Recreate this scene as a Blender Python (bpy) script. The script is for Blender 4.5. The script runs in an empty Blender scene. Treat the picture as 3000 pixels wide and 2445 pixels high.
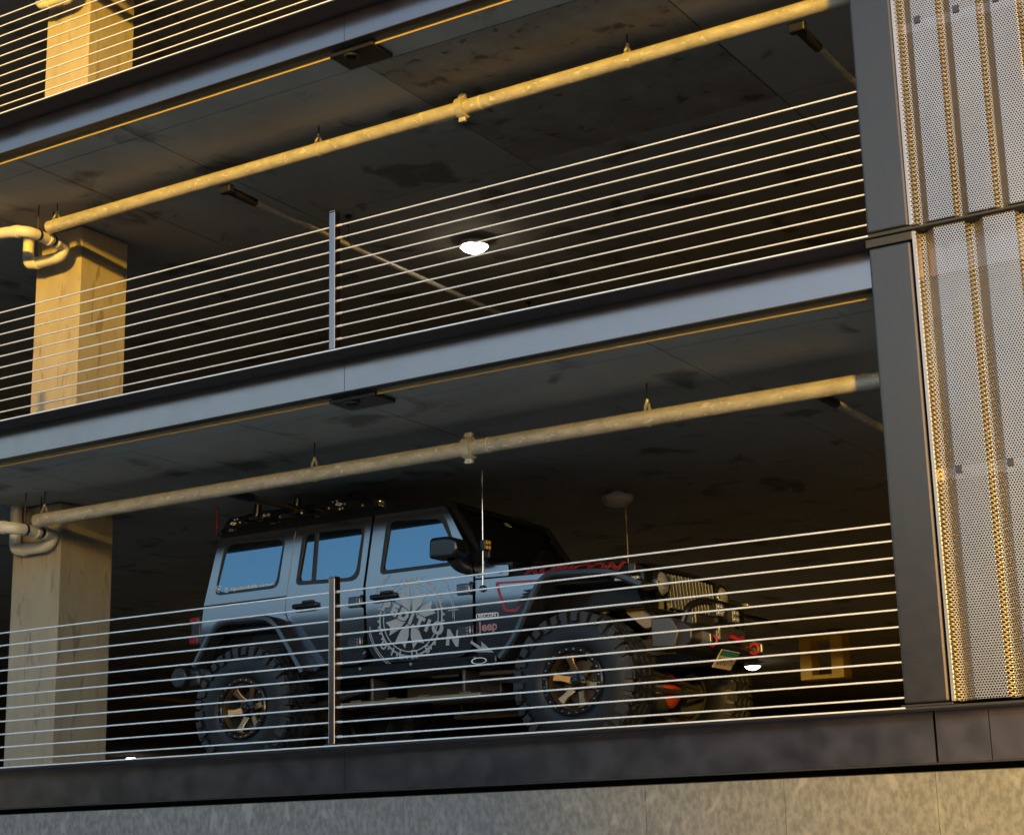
import bpy, bmesh, math, random
from mathutils import Vector, Matrix
random.seed(7)
rad = math.radians
SC = bpy.context.scene
COL = SC.collection

# ------------------------------------------------------------------ camera, sky, sun, exposure
CAM_POS = Vector((6.77835, -8.72114, -0.6703))
PAN, TILT, ROLL = 0.551082, 0.246386, -0.0252485
def make_camera():
    f = Vector((-math.sin(PAN) * math.cos(TILT), math.cos(PAN) * math.cos(TILT), math.sin(TILT)))
    r = Vector((math.cos(PAN), math.sin(PAN), 0)); u = r.cross(f)
    c, s = math.cos(ROLL), math.sin(ROLL)
    r, u = c * r + s * u, -s * r + c * u
    cd = bpy.data.cameras.new('camera'); cd.sensor_width = 36; cd.lens = 5046.59 / 3000 * 36
    cd.clip_start = .05; cd.clip_end = 3000
    co = bpy.data.objects.new('camera', cd); COL.objects.link(co)
    m = Matrix((r, u, -f)).transposed().to_4x4(); m.translation = CAM_POS
    co.matrix_world = m; SC.camera = co
make_camera()
SUN_TRAVEL = Vector((-0.48, 1.0, -0.10)).normalized()
SUN_EL = math.asin(-SUN_TRAVEL.z)
SUN_AZ = math.atan2(-SUN_TRAVEL.x, -SUN_TRAVEL.y)      # clockwise from +Y
w = bpy.data.worlds.new('World'); SC.world = w; w.use_nodes = True
wn = w.node_tree; bg = wn.nodes['Background']
sky = wn.nodes.new('ShaderNodeTexSky'); sky.sky_type = 'NISHITA'; sky.sun_disc = False
sky.sun_elevation = SUN_EL; sky.sun_rotation = SUN_AZ; sky.altitude = 300
sky.air_density = 1.0; sky.dust_density = 0.7; sky.ozone_density = 2.2
wn.links.new(sky.outputs[0], bg.inputs[0]); bg.inputs[1].default_value = 0.15
sd = bpy.data.lights.new('sun', 'SUN'); sd.energy = 2.2; sd.angle = rad(2.2); sd.color = (.95, 0.53, 0.035)
so = bpy.data.objects.new('sun', sd); COL.objects.link(so)
so.rotation_euler = SUN_TRAVEL.to_track_quat('-Z', 'Y').to_euler(); so.location = (30, -40, 20)
SC.view_settings.view_transform = 'Standard'; SC.view_settings.look = 'None'
SC.view_settings.exposure = 1.9; SC.view_settings.gamma = 1.0; SC.view_settings.use_curve_mapping = False
SC.render.engine = 'CYCLES'
cy = SC.cycles; cy.use_denoising = True
try: cy.denoiser = 'OPENIMAGEDENOISE'
except Exception: pass
cy.max_bounces = 8; cy.diffuse_bounces = 5; cy.glossy_bounces = 4; cy.transmission_bounces = 2
cy.sample_clamp_indirect = 4.0; cy.caustics_reflective = False; cy.caustics_refractive = False

# ------------------------------------------------------------------ helpers
def mat(name, base, rough=.6, metal=0.0, var=None, scale=6, bump=0.0, bscale=60, detail=6, stretch=(1, 1, 1),
        emit=None, estr=0, coat=0, ior=None, rvar=0, spots=None, sscale=4, flip=.5, width=.25):
    """Principled material with object-space noise for tint, roughness and relief."""
    m = bpy.data.materials.new(name); m.use_nodes = True
    nt = m.node_tree; b = nt.nodes['Principled BSDF']; L = nt.links.new
    b.inputs['Base Color'].default_value = (*base, 1); b.inputs['Roughness'].default_value = rough
    b.inputs['Metallic'].default_value = metal
    if ior: b.inputs['IOR'].default_value = ior
    if coat: b.inputs['Coat Weight'].default_value = coat; b.inputs['Coat Roughness'].default_value = .04
    if emit: b.inputs['Emission Color'].default_value = (*emit, 1); b.inputs['Emission Strength'].default_value = estr
    if var or bump or rvar or spots:
        tc = nt.nodes.new('ShaderNodeTexCoord'); mp = nt.nodes.new('ShaderNodeMapping')
        geo = nt.nodes.new('ShaderNodeNewGeometry')
        L(geo.outputs['Position'], mp.inputs[0]); mp.inputs['Scale'].default_value = stretch
    col = None
    if var:
        n = nt.nodes.new('ShaderNodeTexNoise'); n.inputs['Scale'].default_value = scale; n.inputs['Detail'].default_value = detail
        n.inputs['Roughness'].default_value = .62
        L(mp.outputs[0], n.inputs['Vector'])
        cr = nt.nodes.new('ShaderNodeValToRGB'); cr.color_ramp.elements[0].position = flip - width; cr.color_ramp.elements[1].position = flip + width
        cr.color_ramp.elements[0].color = (*base, 1); cr.color_ramp.elements[1].color = (*var, 1)
        L(n.outputs['Fac'], cr.inputs[0]); col = cr.outputs[0]
    if spots:
        n = nt.nodes.new('ShaderNodeTexNoise'); n.inputs['Scale'].default_value = sscale; n.inputs['Detail'].default_value = 5
        n.inputs['Distortion'].default_value = .6
        L(mp.outputs[0], n.inputs['Vector'])
        cr = nt.nodes.new('ShaderNodeValToRGB'); cr.color_ramp.elements[0].position = .58; cr.color_ramp.elements[1].position = .68
        L(n.outputs['Fac'], cr.inputs[0])
        mx = nt.nodes.new('ShaderNodeMix'); mx.data_type = 'RGBA'
        L(cr.outputs[0], mx.inputs[0]); mx.inputs[7].default_value = (*spots, 1)
        if col: L(col, mx.inputs[6])
        else: mx.inputs[6].default_value = (*base, 1)
        col = mx.outputs[2]
    if col: L(col, b.inputs['Base Color'])
    if rvar:
        n = nt.nodes.new('ShaderNodeTexNoise'); n.inputs['Scale'].default_value = scale * 2.3
        L(mp.outputs[0], n.inputs['Vector'])
        mr = nt.nodes.new('ShaderNodeMapRange'); mr.inputs[3].default_value = max(0, rough - rvar); mr.inputs[4].default_value = rough + rvar
        L(n.outputs['Fac'], mr.inputs[0]); L(mr.outputs[0], b.inputs['Roughness'])
    if bump:
        n = nt.nodes.new('ShaderNodeTexNoise'); n.inputs['Scale'].default_value = bscale; n.inputs['Detail'].default_value = 5
        L(mp.outputs[0], n.inputs['Vector'])
        bp = nt.nodes.new('ShaderNodeBump'); bp.inputs['Strength'].default_value = bump; bp.inputs['Distance'].default_value = .01
        L(n.outputs['Fac'], bp.inputs['Height']); L(bp.outputs[0], b.inputs['Normal'])
    return m

M = {}
M['col_conc'] = mat('column_concrete', (.27, .23, .165), .85, var=(.35, .305, .22), scale=3.2, bump=.35, bscale=22, stretch=(2.4, 2.4, .55), spots=(.20, .165, .115), sscale=5)
M['ceil_conc'] = mat('ceiling_concrete', (.50, .455, .375), .9, var=(.36, .325, .265), scale=1.3, bump=.3, bscale=30, stretch=(1, .8, 1), spots=(.21, .185, .145), sscale=2.2)
M['ceil_conc2'] = mat('stained_concrete', (.42, .36, .27), .9, var=(.24, .20, .145), scale=3.0, bump=.4, bscale=30, spots=(.12, .10, .075), sscale=6)
M['floor_conc'] = mat('deck_concrete', (.15, .14, .125), .8, var=(.11, .10, .09), scale=2)
M['wall_conc'] = mat('wall_concrete', (.13, .132, .13), .85, var=(.20, .20, .195), scale=30, stretch=(1, 1, .6), bump=.5, bscale=30, flip=.5, width=.10, spots=(.245, .243, .235), sscale=9)
M['dark_wall'] = mat('inner_wall_paint', (.06, .055, .05), .9, var=(.045, .04, .038), scale=1.5)
M['steel'] = mat('charcoal_steel_paint', (.395, .285, .245), .22, metal=1.0, rvar=.06, scale=3, bump=.05, bscale=2.5)
M['post_steel'] = mat('brown_black_post_paint', (.125, .095, .075), .30, metal=1.0, rvar=.05, scale=5, bump=.03, bscale=180)
M['steel_flange'] = mat('charcoal_flange_paint', (.03, .03, .03), .45, metal=.2)
M['tan_strip'] = mat('tan_closure_strip', (.38, .29, .15), .6)
M['black_metal'] = mat('black_metal', (.018, .018, .02), .35, metal=.3)
M['cable'] = mat('cable_wire_steel', (.88, .88, .86), .35, metal=.35)
M['galv'] = mat('galvanised_pipe', (.66, .62, .52), .42, metal=.35, var=(.33, .305, .245), scale=11, bump=.15, bscale=40, stretch=(.7, 1.6, 1.6), spots=(.74, .71, .62), sscale=22)
M['pvc'] = mat('cream_pvc', (.66, .63, .55), .38, var=(.6, .57, .5), scale=5)
M['perf'] = mat('perforated_aluminium', (.50, .48, .485), .34, metal=.8, var=(.40, .37, .36), scale=1.1, rvar=.05, stretch=(3, 3, .8))
M['clip'] = mat('clip_plate', (.75, .74, .70), .5, metal=.2)
M['lamp_on'] = mat('lit_lamp_lens', (.9, .85, .75), .4, emit=(1, .86, .66), estr=6)
M['lamp_off'] = mat('unlit_lamp_lens', (.5, .5, .5), .35)
M['lamp_body'] = mat('lamp_housing', (.62, .62, .62), .5)
M['yellow'] = mat('sunlight_yellow', (.85, .56, .05), .6, var=(.74, .47, .04), scale=8)  # yellow carries painted sunlight on the far parts
M['asphalt'] = mat('asphalt', (.05, .05, .052), .9, var=(.065, .063, .06), scale=.7)
M['brick'] = mat('dark_blocker_brick', (.024, .028, .032), .85, var=(.018, .021, .024), scale=2)
M['window'] = mat('building_window', (.02, .025, .03), .05, ior=1.6)
# vehicle
M['paint'] = mat('granite_metallic_paint', (.225, .222, .242), .16, metal=.96, coat=.5, bump=.035, bscale=2.6)
M['trim'] = mat('black_plastic_trim', (.016, .016, .018), .38)
M['gloss_black'] = mat('gloss_black', (.010, .010, .011), .15)
M['flare'] = mat('flare_plastic', (.022, .023, .026), .2, ior=1.6)
M['glass'] = mat('tinted_glass', (.004, .005, .006), .015, ior=2.9)
M['wglass'] = mat('windscreen_glass', (.004, .005, .005), .02, ior=1.5)
M['rubber'] = mat('tyre_rubber', (.008, .009, .011), .45, ior=1.38, bump=.1, bscale=120)
M['tread'] = mat('tread_rubber', (.014, .014, .015), .5)
M['bronze'] = mat('bronze_wheel', (.34, .215, .10), .32, metal=.92)
M['chrome'] = mat('bright_steel', (.85, .85, .85), .2, metal=1)
M['red'] = mat('red_trim', (.36, .012, .02), .35)
M['pink'] = mat('red_decal', (.30, .02, .032), .4)
M['badge_pink'] = mat('pinkish_badge', (.42, .22, .22), .35, metal=.3)
M['decal'] = mat('silver_grey_decal', (.40, .41, .43), .4, metal=.35)
M['decal_dark'] = mat('dark_decal', (.03, .03, .033), .3)
M['white'] = mat('white_vinyl', (.82, .82, .82), .5)
M['teal'] = mat('plate_teal', (.03, .20, .19), .4)
M['plate'] = mat('plate_tan', (.62, .50, .38), .4)
M['sticker'] = mat('green_white_sticker', (.42, .60, .32), .5)
M['lens'] = mat('clear_lamp_lens', (.75, .75, .72), .08, metal=.75)
M['amber'] = mat('amber_lens', (.85, .42, .03), .15)
M['taillens'] = mat('red_lens', (.22, .012, .02), .15)
M['axle'] = mat('axle_steel', (.07, .065, .06), .5, metal=.5)
M['tanmetal'] = mat('tan_liner_metal', (.26, .20, .12), .4, metal=.4)
M['orange'] = mat('orange_red_cover', (.40, .05, .012), .35)
M['grey_metal'] = mat('winch_grey', (.10, .10, .105), .35, metal=.6)

M['glass'].node_tree.nodes['Principled BSDF'].inputs['Specular Tint'].default_value = (.42, .70, 1.0, 1)
class MB:
    def __init__(s): s.v = []; s.f = []
    def add(s, V, F):
        o = len(s.v); s.v += [tuple(p) for p in V]; s.f += [tuple(i + o for i in f) for f in F]; return s
    def box(s, x0, x1, y0, y1, z0, z1, rot=None, piv=None):
        V = [Vector((x, y, z)) for x in (x0, x1) for y in (y0, y1) for z in (z0, z1)]
        if rot:
            c = Vector(piv) if piv else Vector(((x0 + x1) / 2, (y0 + y1) / 2, (z0 + z1) / 2))
            V = [rot @ (p - c) + c for p in V]
        return s.add(V, [(0, 1, 3, 2), (4, 6, 7, 5), (0, 4, 5, 1), (2, 3, 7, 6), (0, 2, 6, 4), (1, 5, 7, 3)])
    def tube(s, pts, r, seg=12, cap=True, rs=None):
        """tube through a polyline of points"""
        P = [Vector(p) for p in pts]; n = len(P); rings = []
        t0 = (P[1] - P[0]).normalized(); a = Vector((0, 0, 1)) if abs(t0.z) < .9 else Vector((1, 0, 0))
        u = t0.cross(a).normalized()
        V = []
        for i in range(n):
            t = ((P[min(i + 1, n - 1)] - P[max(i - 1, 0)])).normalized()
            u = (u - t * u.dot(t)).normalized(); w_ = t.cross(u)
            rr = rs[i] if rs else r
            for k in range(seg):
                an = 2 * math.pi * k / seg
                V.append(P[i] + (u * math.cos(an) + w_ * math.sin(an)) * rr)
        F = [(i * seg + k, i * seg + (k + 1) % seg, (i + 1) * seg + (k + 1) % seg, (i + 1) * seg + k) for i in range(n - 1) for k in range(seg)]
        if cap: F += [tuple(reversed(range(seg))), tuple(range((n - 1) * seg, n * seg))]
        return s.add(V, F)
    def lathe(s, prof, c, axis='z', seg=32, closed=False):
        """prof: list of (r, h) round an axis through c"""
        V = []; n = len(prof)
        for k in range(seg):
            a = 2 * math.pi * k / seg; ca, sa = math.cos(a), math.sin(a)
            for r, h in prof:
                p = {'z': (r * ca, r * sa, h), 'y': (r * ca, h, r * sa), 'x': (h, r * ca, r * sa)}[axis]
                V.append((c[0] + p[0], c[1] + p[1], c[2] + p[2]))
        F = []
        for k in range(seg):
            k2 = (k + 1) % seg
            for i in range(n - 1 + (1 if closed else 0)):
                j = (i + 1) % n
                F.append((k * n + i, k2 * n + i, k2 * n + j, k * n + j))
        return s.add(V, F)
    def prism(s, poly, d0, d1, axis='y'):
        """extrude a 2-D polygon; axis y: poly is (x,z); axis x: poly is (y,z); axis z: poly is (x,y)"""
        n = len(poly); g = {'y': lambda p, d: (p[0], d, p[1]), 'x': lambda p, d: (d, p[0], p[1]), 'z': lambda p, d: (p[0], p[1], d)}[axis]
        V = [g(p, d0) for p in poly] + [g(p, d1) for p in poly]
        F = [tuple(range(n)), tuple(reversed(range(n, 2 * n)))] + [(i, i + n, (i + 1) % n + n, (i + 1) % n) for i in range(n)]
        return s.add(V, F)
    def build(s, name, m, parent=None, loc=None, smooth=35, bevel=0, bseg=2):
        base = Vector(loc) if loc else (world_loc(parent) if parent else Vector((0, 0, 0)))
        me = bpy.data.meshes.new(name)
        me.from_pydata([tuple(Vector(p) - base) for p in s.v], [], s.f)
        bm = bmesh.new(); bm.from_mesh(me); bmesh.ops.recalc_face_normals(bm, faces=bm.faces); bm.to_mesh(me); bm.free()
        return link(name, me, m, parent, base if not parent else None, smooth, bevel, bseg)
def link(name, me, m, parent=None, loc=None, smooth=35, bevel=0, bseg=2):
    if m: me.materials.append(M[m] if isinstance(m, str) else m)
    if smooth:
        me.polygons.foreach_set('use_smooth', [True] * len(me.polygons)); me.set_sharp_from_angle(angle=rad(smooth))
    o = bpy.data.objects.new(name, me); COL.objects.link(o)
    if parent: o.parent = parent
    elif loc: o.location = loc
    if bevel:
        b = o.modifiers.new('bevel', 'BEVEL'); b.width = bevel; b.segments = bseg; b.limit_method = 'ANGLE'; b.angle_limit = rad(40)
    return o
def world_loc(o):
    v = Vector((0, 0, 0))
    while o: v = v + o.location; o = o.parent
    return v
def tag(o, label=None, cat=None, group=None, kind=None):
    for k, v in (('label', label), ('category', cat), ('group', group), ('kind', kind)):
        if v: o[k] = v
    return o
def thing(name, label, cat, loc=(0, 0, 0), group=None):
    o = bpy.data.objects.new(name, None); o.empty_display_size = .1; COL.objects.link(o); o.location = loc
    return tag(o, label, cat, group)
def smoothpath(P, r=.05, n=6):
    """round the corners of a polyline"""
    P = [Vector(p) for p in P]; out = [P[0]]
    for i in range(1, len(P) - 1):
        a, b, c = P[i - 1], P[i], P[i + 1]
        d1 = min(r, (a - b).length * .49); d2 = min(r, (c - b).length * .49)
        p0 = b + (a - b).normalized() * d1; p2 = b + (c - b).normalized() * d2
        for k in range(n + 1):
            t = k / n; out.append(p0 * (1 - t) ** 2 + b * 2 * t * (1 - t) + p2 * t * t)
    out.append(P[-1]); return out
def copy_tree(o, parent=None):
    c = o.copy(); COL.objects.link(c); c.parent = parent
    for ch in o.children: copy_tree(ch, c)
    return c

# ------------------------------------------------------------------ ground and garage decks
tag(MB().box(-600, 600, -600, 400, -2.9, -2.3).build('ground', 'asphalt', smooth=0), kind='structure')
M['paving'] = mat('pale_bounce_paving', (.64, .60, .53), .9, var=(.56, .525, .46), scale=1.5)
pv_ = tag(MB().box(-40, 30, -12, .24, -2.3, -2.17).build('bounce_pavement', 'paving', smooth=0, bevel=.01), kind='structure')  # unseen pale paving, added to bounce light onto the ceilings
ZL = [0.0, 2.58, 5.13, 7.68]          # deck edge levels
ZC = [-.29, 2.33, 4.88, 7.43]         # underside of each deck
X0, X1, YB = -36, 12, 33
XS = [-36] + [-.09 - 1.12 * k for k in range(12, 2, -1)] + [-3.43, -2.31, -.09, 2.18, 4.42, 6.66, 12]
XS = sorted(set(round(x, 3) for x in XS))
YS = [.30, .562, 2.78, 5.0, 7.22, 9.44, 11.66]
def decks():
    for i in range(4):
        top = ZL[i] - .016
        lo = ZC[i] + .02
        d = MB().box(X0, X1, .30, YB, lo, top).build('deck', 'floor_conc', smooth=0)
        tag(d, kind='structure')
        if i == 0: continue
        for a, b in zip(XS[:-1], XS[1:]):
            ysl = YS + [YB]
            for j, (c, e) in enumerate(zip(ysl[:-1], ysl[1:])):
                g = .0055
                dz = random.uniform(-.0025, .0025)
                stained = (i == 2 and -.1 < a < 2 and j in (1,))
                MB().box(a + g, b - g, c + g if j else c, e - g, ZC[i] + dz, lo).build('ceiling_panel', 'ceil_conc2' if stained else 'ceil_conc', d, smooth=0)
decks()
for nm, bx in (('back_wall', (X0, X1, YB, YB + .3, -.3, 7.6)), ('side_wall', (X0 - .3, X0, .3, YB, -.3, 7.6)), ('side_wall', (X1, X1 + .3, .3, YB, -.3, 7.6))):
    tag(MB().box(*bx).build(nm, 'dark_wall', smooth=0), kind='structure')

# concrete wall under the lowest beam, cast in panels
wl = thing('concrete_wall', 'mottled grey concrete wall below the lowest steel beam', 'wall', (0, .25, -2.3))
seams = [-14, -9, -5.4, -2.09, .43, 2.12, 2.97, 3.82, 6.4, 12]
MB().box(-14, 12, .25, .5, -2.3, -.32).build('wall_core', 'dark_wall', wl, smooth=0)
for a, b in zip(seams[:-1], seams[1:]):
    MB().box(a + .0013, b - .0013, .205 + random.uniform(-.0015, .0015), .25, -2.3, -.325).build('wall_panel', 'wall_conc', wl, smooth=0, bevel=.002, bseg=1)

# ------------------------------------------------------------------ steel edge beams
BEAM_LABEL = ['charcoal steel beam on top of the mottled concrete wall, below the parked car',
              'grey steel beam above the car, carrying the middle railing',
              'grey steel beam crossing the top left corner of the picture']
def beam(i):
    z = ZL[i]; zb = z - (.288, .25, .245)[i]
    t = thing('steel_beam', BEAM_LABEL[i], 'beam', (0, .1, zb), 'steel edge beams')
    MB().box(-14, 12, 0, .30, z - .014, z).build('top_flange', 'steel_flange', t, smooth=0, bevel=.002, bseg=1)
    MB().box(-14, 3.76, -.005, -.0005, z - .0075, z + .0005).build('edge_highlight', 'cable', t, smooth=0)  # pale strip stands in for the glint along the flange edge
    segs = [(-14, -5.3), (-5.296, -.012), (-.008, 3.74 if i else 3.838), (3.85, 4.13), (4.134, 12)]
    for a, b in segs:
        MB().box(a, b, .19, .214, zb + .010, z - .016).build('web_plate', 'steel', t, smooth=0)
    MB().box(-14, 12, .172, .245, zb, zb + .0085).build('bottom_flange', 'steel_flange', t, smooth=0, bevel=.002, bseg=1)
    zc = ZC[i]
    if i:
        for a, b in ((-14, -.19), (.19, 3.72)):
            MB().box(a, b, .286, .299, zc - .019, zc + .10).build('closure_strip', 'tan_strip', t, smooth=0)
        k = MB().box(-.19, .19, .25, .50, zc - .034, zc - .004).build('bearing_bracket', 'black_metal', t, smooth=0, bevel=.006)
        MB().lathe([(.045 + .011 * math.cos(a), .011 * math.sin(a)) for a in [q * math.pi / 4 for q in range(8)]], (-.03, .30, zc - .046), 'z', 20, True).build('eye_ring', 'black_metal', k)
for i in range(3): beam(i)

# ------------------------------------------------------------------ cable railings
def cable_mesh(x0, x1, r=.0060):
    """six-strand wire rope: a lobed section turned along its length"""
    seg = 12; step = .011; n = int((x1 - x0) / step); V = []; F = []
    for i in range(n + 1):
        x = x0 + (x1 - x0) * i / n; ph = i * .46
        for k in range(seg):
            a = 2 * math.pi * k / seg; rr = r * (1.0 if k % 2 == 0 else .80)
            V.append((x, rr * math.cos(a + ph), rr * math.sin(a + ph)))
    for i in range(n):
        for k in range(seg):
            F.append((i * seg + k, i * seg + (k + 1) % seg, (i + 1) * seg + (k + 1) % seg, (i + 1) * seg + k))
    me = bpy.data.meshes.new('cable'); me.from_pydata(V, [], F); return me
RAIL_LABEL = ['wire cable railing in front of the parked car', 'wire cable railing on the middle level, above the car', 'wire cable railing at the top left corner of the picture']
CME = cable_mesh(-7.5, 3.76); CME.materials.append(M['cable'])
CME.polygons.foreach_set('use_smooth', [True] * len(CME.polygons))
def railing(i):
    z = ZL[i]; h = (1.07, .985, 1.0)[i]; n = (11, 10, 10)[i]; z0 = z + (.053, .078, .085)[i]; dz = (.0916, .0890, .0890)[i]
    t = thing('cable_railing', RAIL_LABEL[i], 'railing', (0, .035, z), 'cable railings')
    for px in (-7.5, -3.75, 0.0):
        p = MB().box(px, px + .05, .004, .068, z, z + h - .012).build('post', 'steel', t, smooth=0, bevel=.006, bseg=3)
        MB().box(px + .001, px + .049, .005, .067, z + h - .0115, z + h).build('post_cap', 'steel', p, smooth=0, bevel=.003)
        MB().box(px - .03, px + .08, .003, .11, z + .001, z + .009).build('base_plate', 'steel_flange', p, smooth=0)
    for k in range(n):
        c = bpy.data.objects.new('cable', CME); COL.objects.link(c); c.parent = t; c.location = (0, 0, z0 - z + k * dz + random.uniform(-.001, .001))
        e = MB().tube([(.050, .035, z0 + k * dz), (.085, .035, z0 + k * dz)], .0085, 10).build('end_ferrule', 'cable', c)
for i in range(3): railing(i)

# ------------------------------------------------------------------ steel posts and perforated screens on the right
def steel_post(i, lab):
    z0, z1 = ZL[i] + .002, ZL[i + 1] - .016
    t = thing('steel_post', lab, 'post', (3.87, .06, z0), 'steel posts')
    MB().box(3.75, 3.99, .012, .125, z0 + .012, z1 - .055).build('shaft', 'post_steel', t, smooth=0, bevel=.014, bseg=4)
    MB().box(3.735, 4.0, .016, .14, z1 - .05, z1 - .001).build('cap_plate', 'steel_flange', t, smooth=0, bevel=.004)
    MB().box(3.73, 4.005, .02, .15, z0, z0 + .012).build('base_plate', 'steel_flange', t, smooth=0, bevel=.003)
steel_post(0, 'lower of the two charcoal steel posts, right of the parked car')
steel_post(1, 'upper of the two charcoal steel posts, right of the middle railing')
steel_post(2, 'charcoal steel post of the uppermost level')

def corr(x, x0, per, ph):
    """depth of the ribbed sheet at x: crest 45 %, flank, valley, flank"""
    u = ((x - x0) / per + ph) % 1.0; d = .058
    if u < .05: return d * (u / .05)                       # flank
    if u < .13: return d
    if u < .36: return d * (1 - (u - .13) / .23)           # wider flank turned from the street
    return 0.0
def perf_sheet(x0, x1, z0, z1, y0, per, ph, pitch=.0148, hole=.0055):
    nx = int((x1 - x0) / pitch); px = (x1 - x0) / nx; pz = pitch * .8660; nz = int((z1 - z0) / pz); pz = (z1 - z0) / nz
    V = []; F = []
    R6 = [(math.cos(rad(60 * k + 30)), math.sin(rad(60 * k + 30))) for k in range(6)]
    for j in range(nz):
        zc = z0 + (j + .5) * pz
        for i in range(nx + (j % 2)):
            xc = x0 + (i + (.5 if j % 2 == 0 else 0)) * px
            o = len(V)
            for k, (c, s) in enumerate(R6):       # outer hexagon cell
                X = min(max(xc + c * px / math.sqrt(3), x0), x1); Z = min(max(zc + s * pz / 1.5, z0), z1)
                V.append((X, y0 + corr(X, x0, per, ph), Z))
            for c, s in R6:
                X = min(max(xc + c * hole, x0), x1); V.append((X, y0 + corr(X, x0, per, ph), zc + s * hole))
            for k in range(6):
                k2 = (k + 1) % 6
                F.append((o + k, o + k2, o + 6 + k2, o + 6 + k))
    me = bpy.data.meshes.new('perforated_sheet'); me.from_pydata(V, [], F); return me
def screen(i, lab, per, ph, x0):
    z0, z1 = ZL[i] + .02, ZL[i + 1] - .018
    t = thing('perforated_screen', lab, 'screen', (4.5, .05, z0), 'perforated metal screens')
    me = perf_sheet(x0, 5.1, z0, z1, .03, per, ph)
    o = link('perforated_sheet', me, 'perf', t, smooth=0); o.location = -Vector(t.location)
    for zz in (z0 + 1.19,):
        MB().box(x0 + .01, 5.1, .10, .14, zz - .03, zz + .03).build('support_rail', 'steel', t, smooth=0)
        for q in range(4):
            xx = x0 + .012 + q * per
            MB().box(xx + .10, xx + .135, .022, .028, zz - .02, zz + .02).build('clip', 'post_steel', t, smooth=0, bevel=.002, bseg=1)
    MB().box(x0 - .012, x0 + .004, .022, .12, z0, z1).build('edge_trim', 'perf', t, smooth=0)
screen(0, 'lower perforated ribbed metal screen at the right edge, beside the car level', .272, .97, 4.012)
screen(1, 'upper perforated ribbed metal screen at the top right corner', .222, .93, 4.003)

# ------------------------------------------------------------------ concrete columns
def column(x0, x1, y0, y1, z0, z1, lab):
    t = thing('concrete_column', lab, 'column', ((x0 + x1) / 2, (y0 + y1) / 2, z0), 'concrete columns')
    MB().box(x0, x1, y0, y1, z0, z1).build('shaft', 'col_conc', t, smooth=0, bevel=.02, bseg=1)
    return t
column(-4.665, -4.09, 1.56, 2.2, -.016, 2.329, 'square concrete column behind the lowest railing, left of the car')
column(-4.665, -4.10, 1.68, 2.28, 2.564, 4.879, 'square sunlit concrete column behind the middle railing')
column(-4.665, -4.11, 1.68, 2.28, 5.114, 7.429, 'square sunlit concrete column behind the top railing')
yf = thing('sunlit_patch', 'sunlight painted as a yellow open square sign deep inside, right of the car', 'frame', (-2.63, 15.1, 1.64))  # sunlit patch on a far column, built as yellow boards
for nm, bx_ in (('patch_side', (-2.97, -2.79, 15.0, 15.30, 1.64, 2.29)), ('patch_side', (-2.49, -2.30, 15.0, 15.30, 1.64, 2.29)), ('patch_top', (-2.788, -2.492, 15.003, 15.297, 2.20, 2.288)), ('patch_bottom', (-2.788, -2.492, 15.003, 15.297, 1.642, 1.70))):
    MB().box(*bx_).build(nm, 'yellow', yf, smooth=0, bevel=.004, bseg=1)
for x in (-2.88, -2.40): MB().tube([(x, 15.15, 2.288), (x, 15.15, 2.329)], .012, 8).build('rod', 'axle', yf)  # rods added to hold the sunlit patch
# ------------------------------------------------------------------ pipes under the ceilings
def main_pipe(z, zc, lab, hx):
    t = thing('ceiling_pipe', lab, 'pipe', (0, 1.2, z), 'galvanised pipes')
    MB().tube([(-3.99, 1.2, z), (0, 1.2, z), (3.36, 1.2, z)], .055, 28).build('pipe_run', 'galv', t)
    c = MB().lathe([(.056, -.036), (.079, -.033), (.081, 0), (.079, .033), (.056, .036)], (.318, 1.2, z), 'x', 28).build('coupling', 'galv', t)
    for s in (-1, 1):
        MB().box(.290, .346, 1.2 - .016, 1.2 + .016, z + s * .094 - .018, z + s * .094 + .018).build('bolt_pad', 'galv', c, smooth=0, bevel=.006)
        MB().tube([(.275, 1.2, z + s * .096), (.362, 1.2, z + s * .096)], .006, 8).build('bolt', 'chrome', c)
    MB().lathe([(.0552, -.004), (.0575, -.003), (.0575, .003), (.0552, .004)], (.49, 1.2, z), 'x', 28).build('ring_mark', 'pvc', t)
    for x in hx:
        h = MB().lathe([(.0565, -.012), (.060, -.012), (.060, .012), (.0565, .012)], (x, 1.2, z), 'x', 28, True).build('hanger', 'galv', t)
        MB().tube([(x, 1.2, z + .12), (x, 1.2, zc - .002)], .006, 8).build('rod', 'axle', h)
        for s in (-1, 1):
            MB().box(x - .011, x + .011, 1.2 - .002, 1.2 + .002, z + .045, z + .125, rot=Matrix.Rotation(s * rad(28), 3, 'X'), piv=(x, 1.2, z + .125)).build('strap', 'galv', h, smooth=0)
        MB().tube([(x, 1.2, z + .105), (x, 1.2, z + .13)], .012, 6).build('nut', 'galv', h)
main_pipe(2.09, ZC[1], 'galvanised pipe hung under the ceiling just above the car roof', (-3.9, -1.06, 1.74))
main_pipe(4.68, ZC[2], 'galvanised pipe hung under the top ceiling, above the middle railing', (-3.9, -1.03, 1.71))
main_pipe(7.23, ZC[3], 'galvanised pipe of the uppermost level', (-3.9, -1.03, 1.71))
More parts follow.
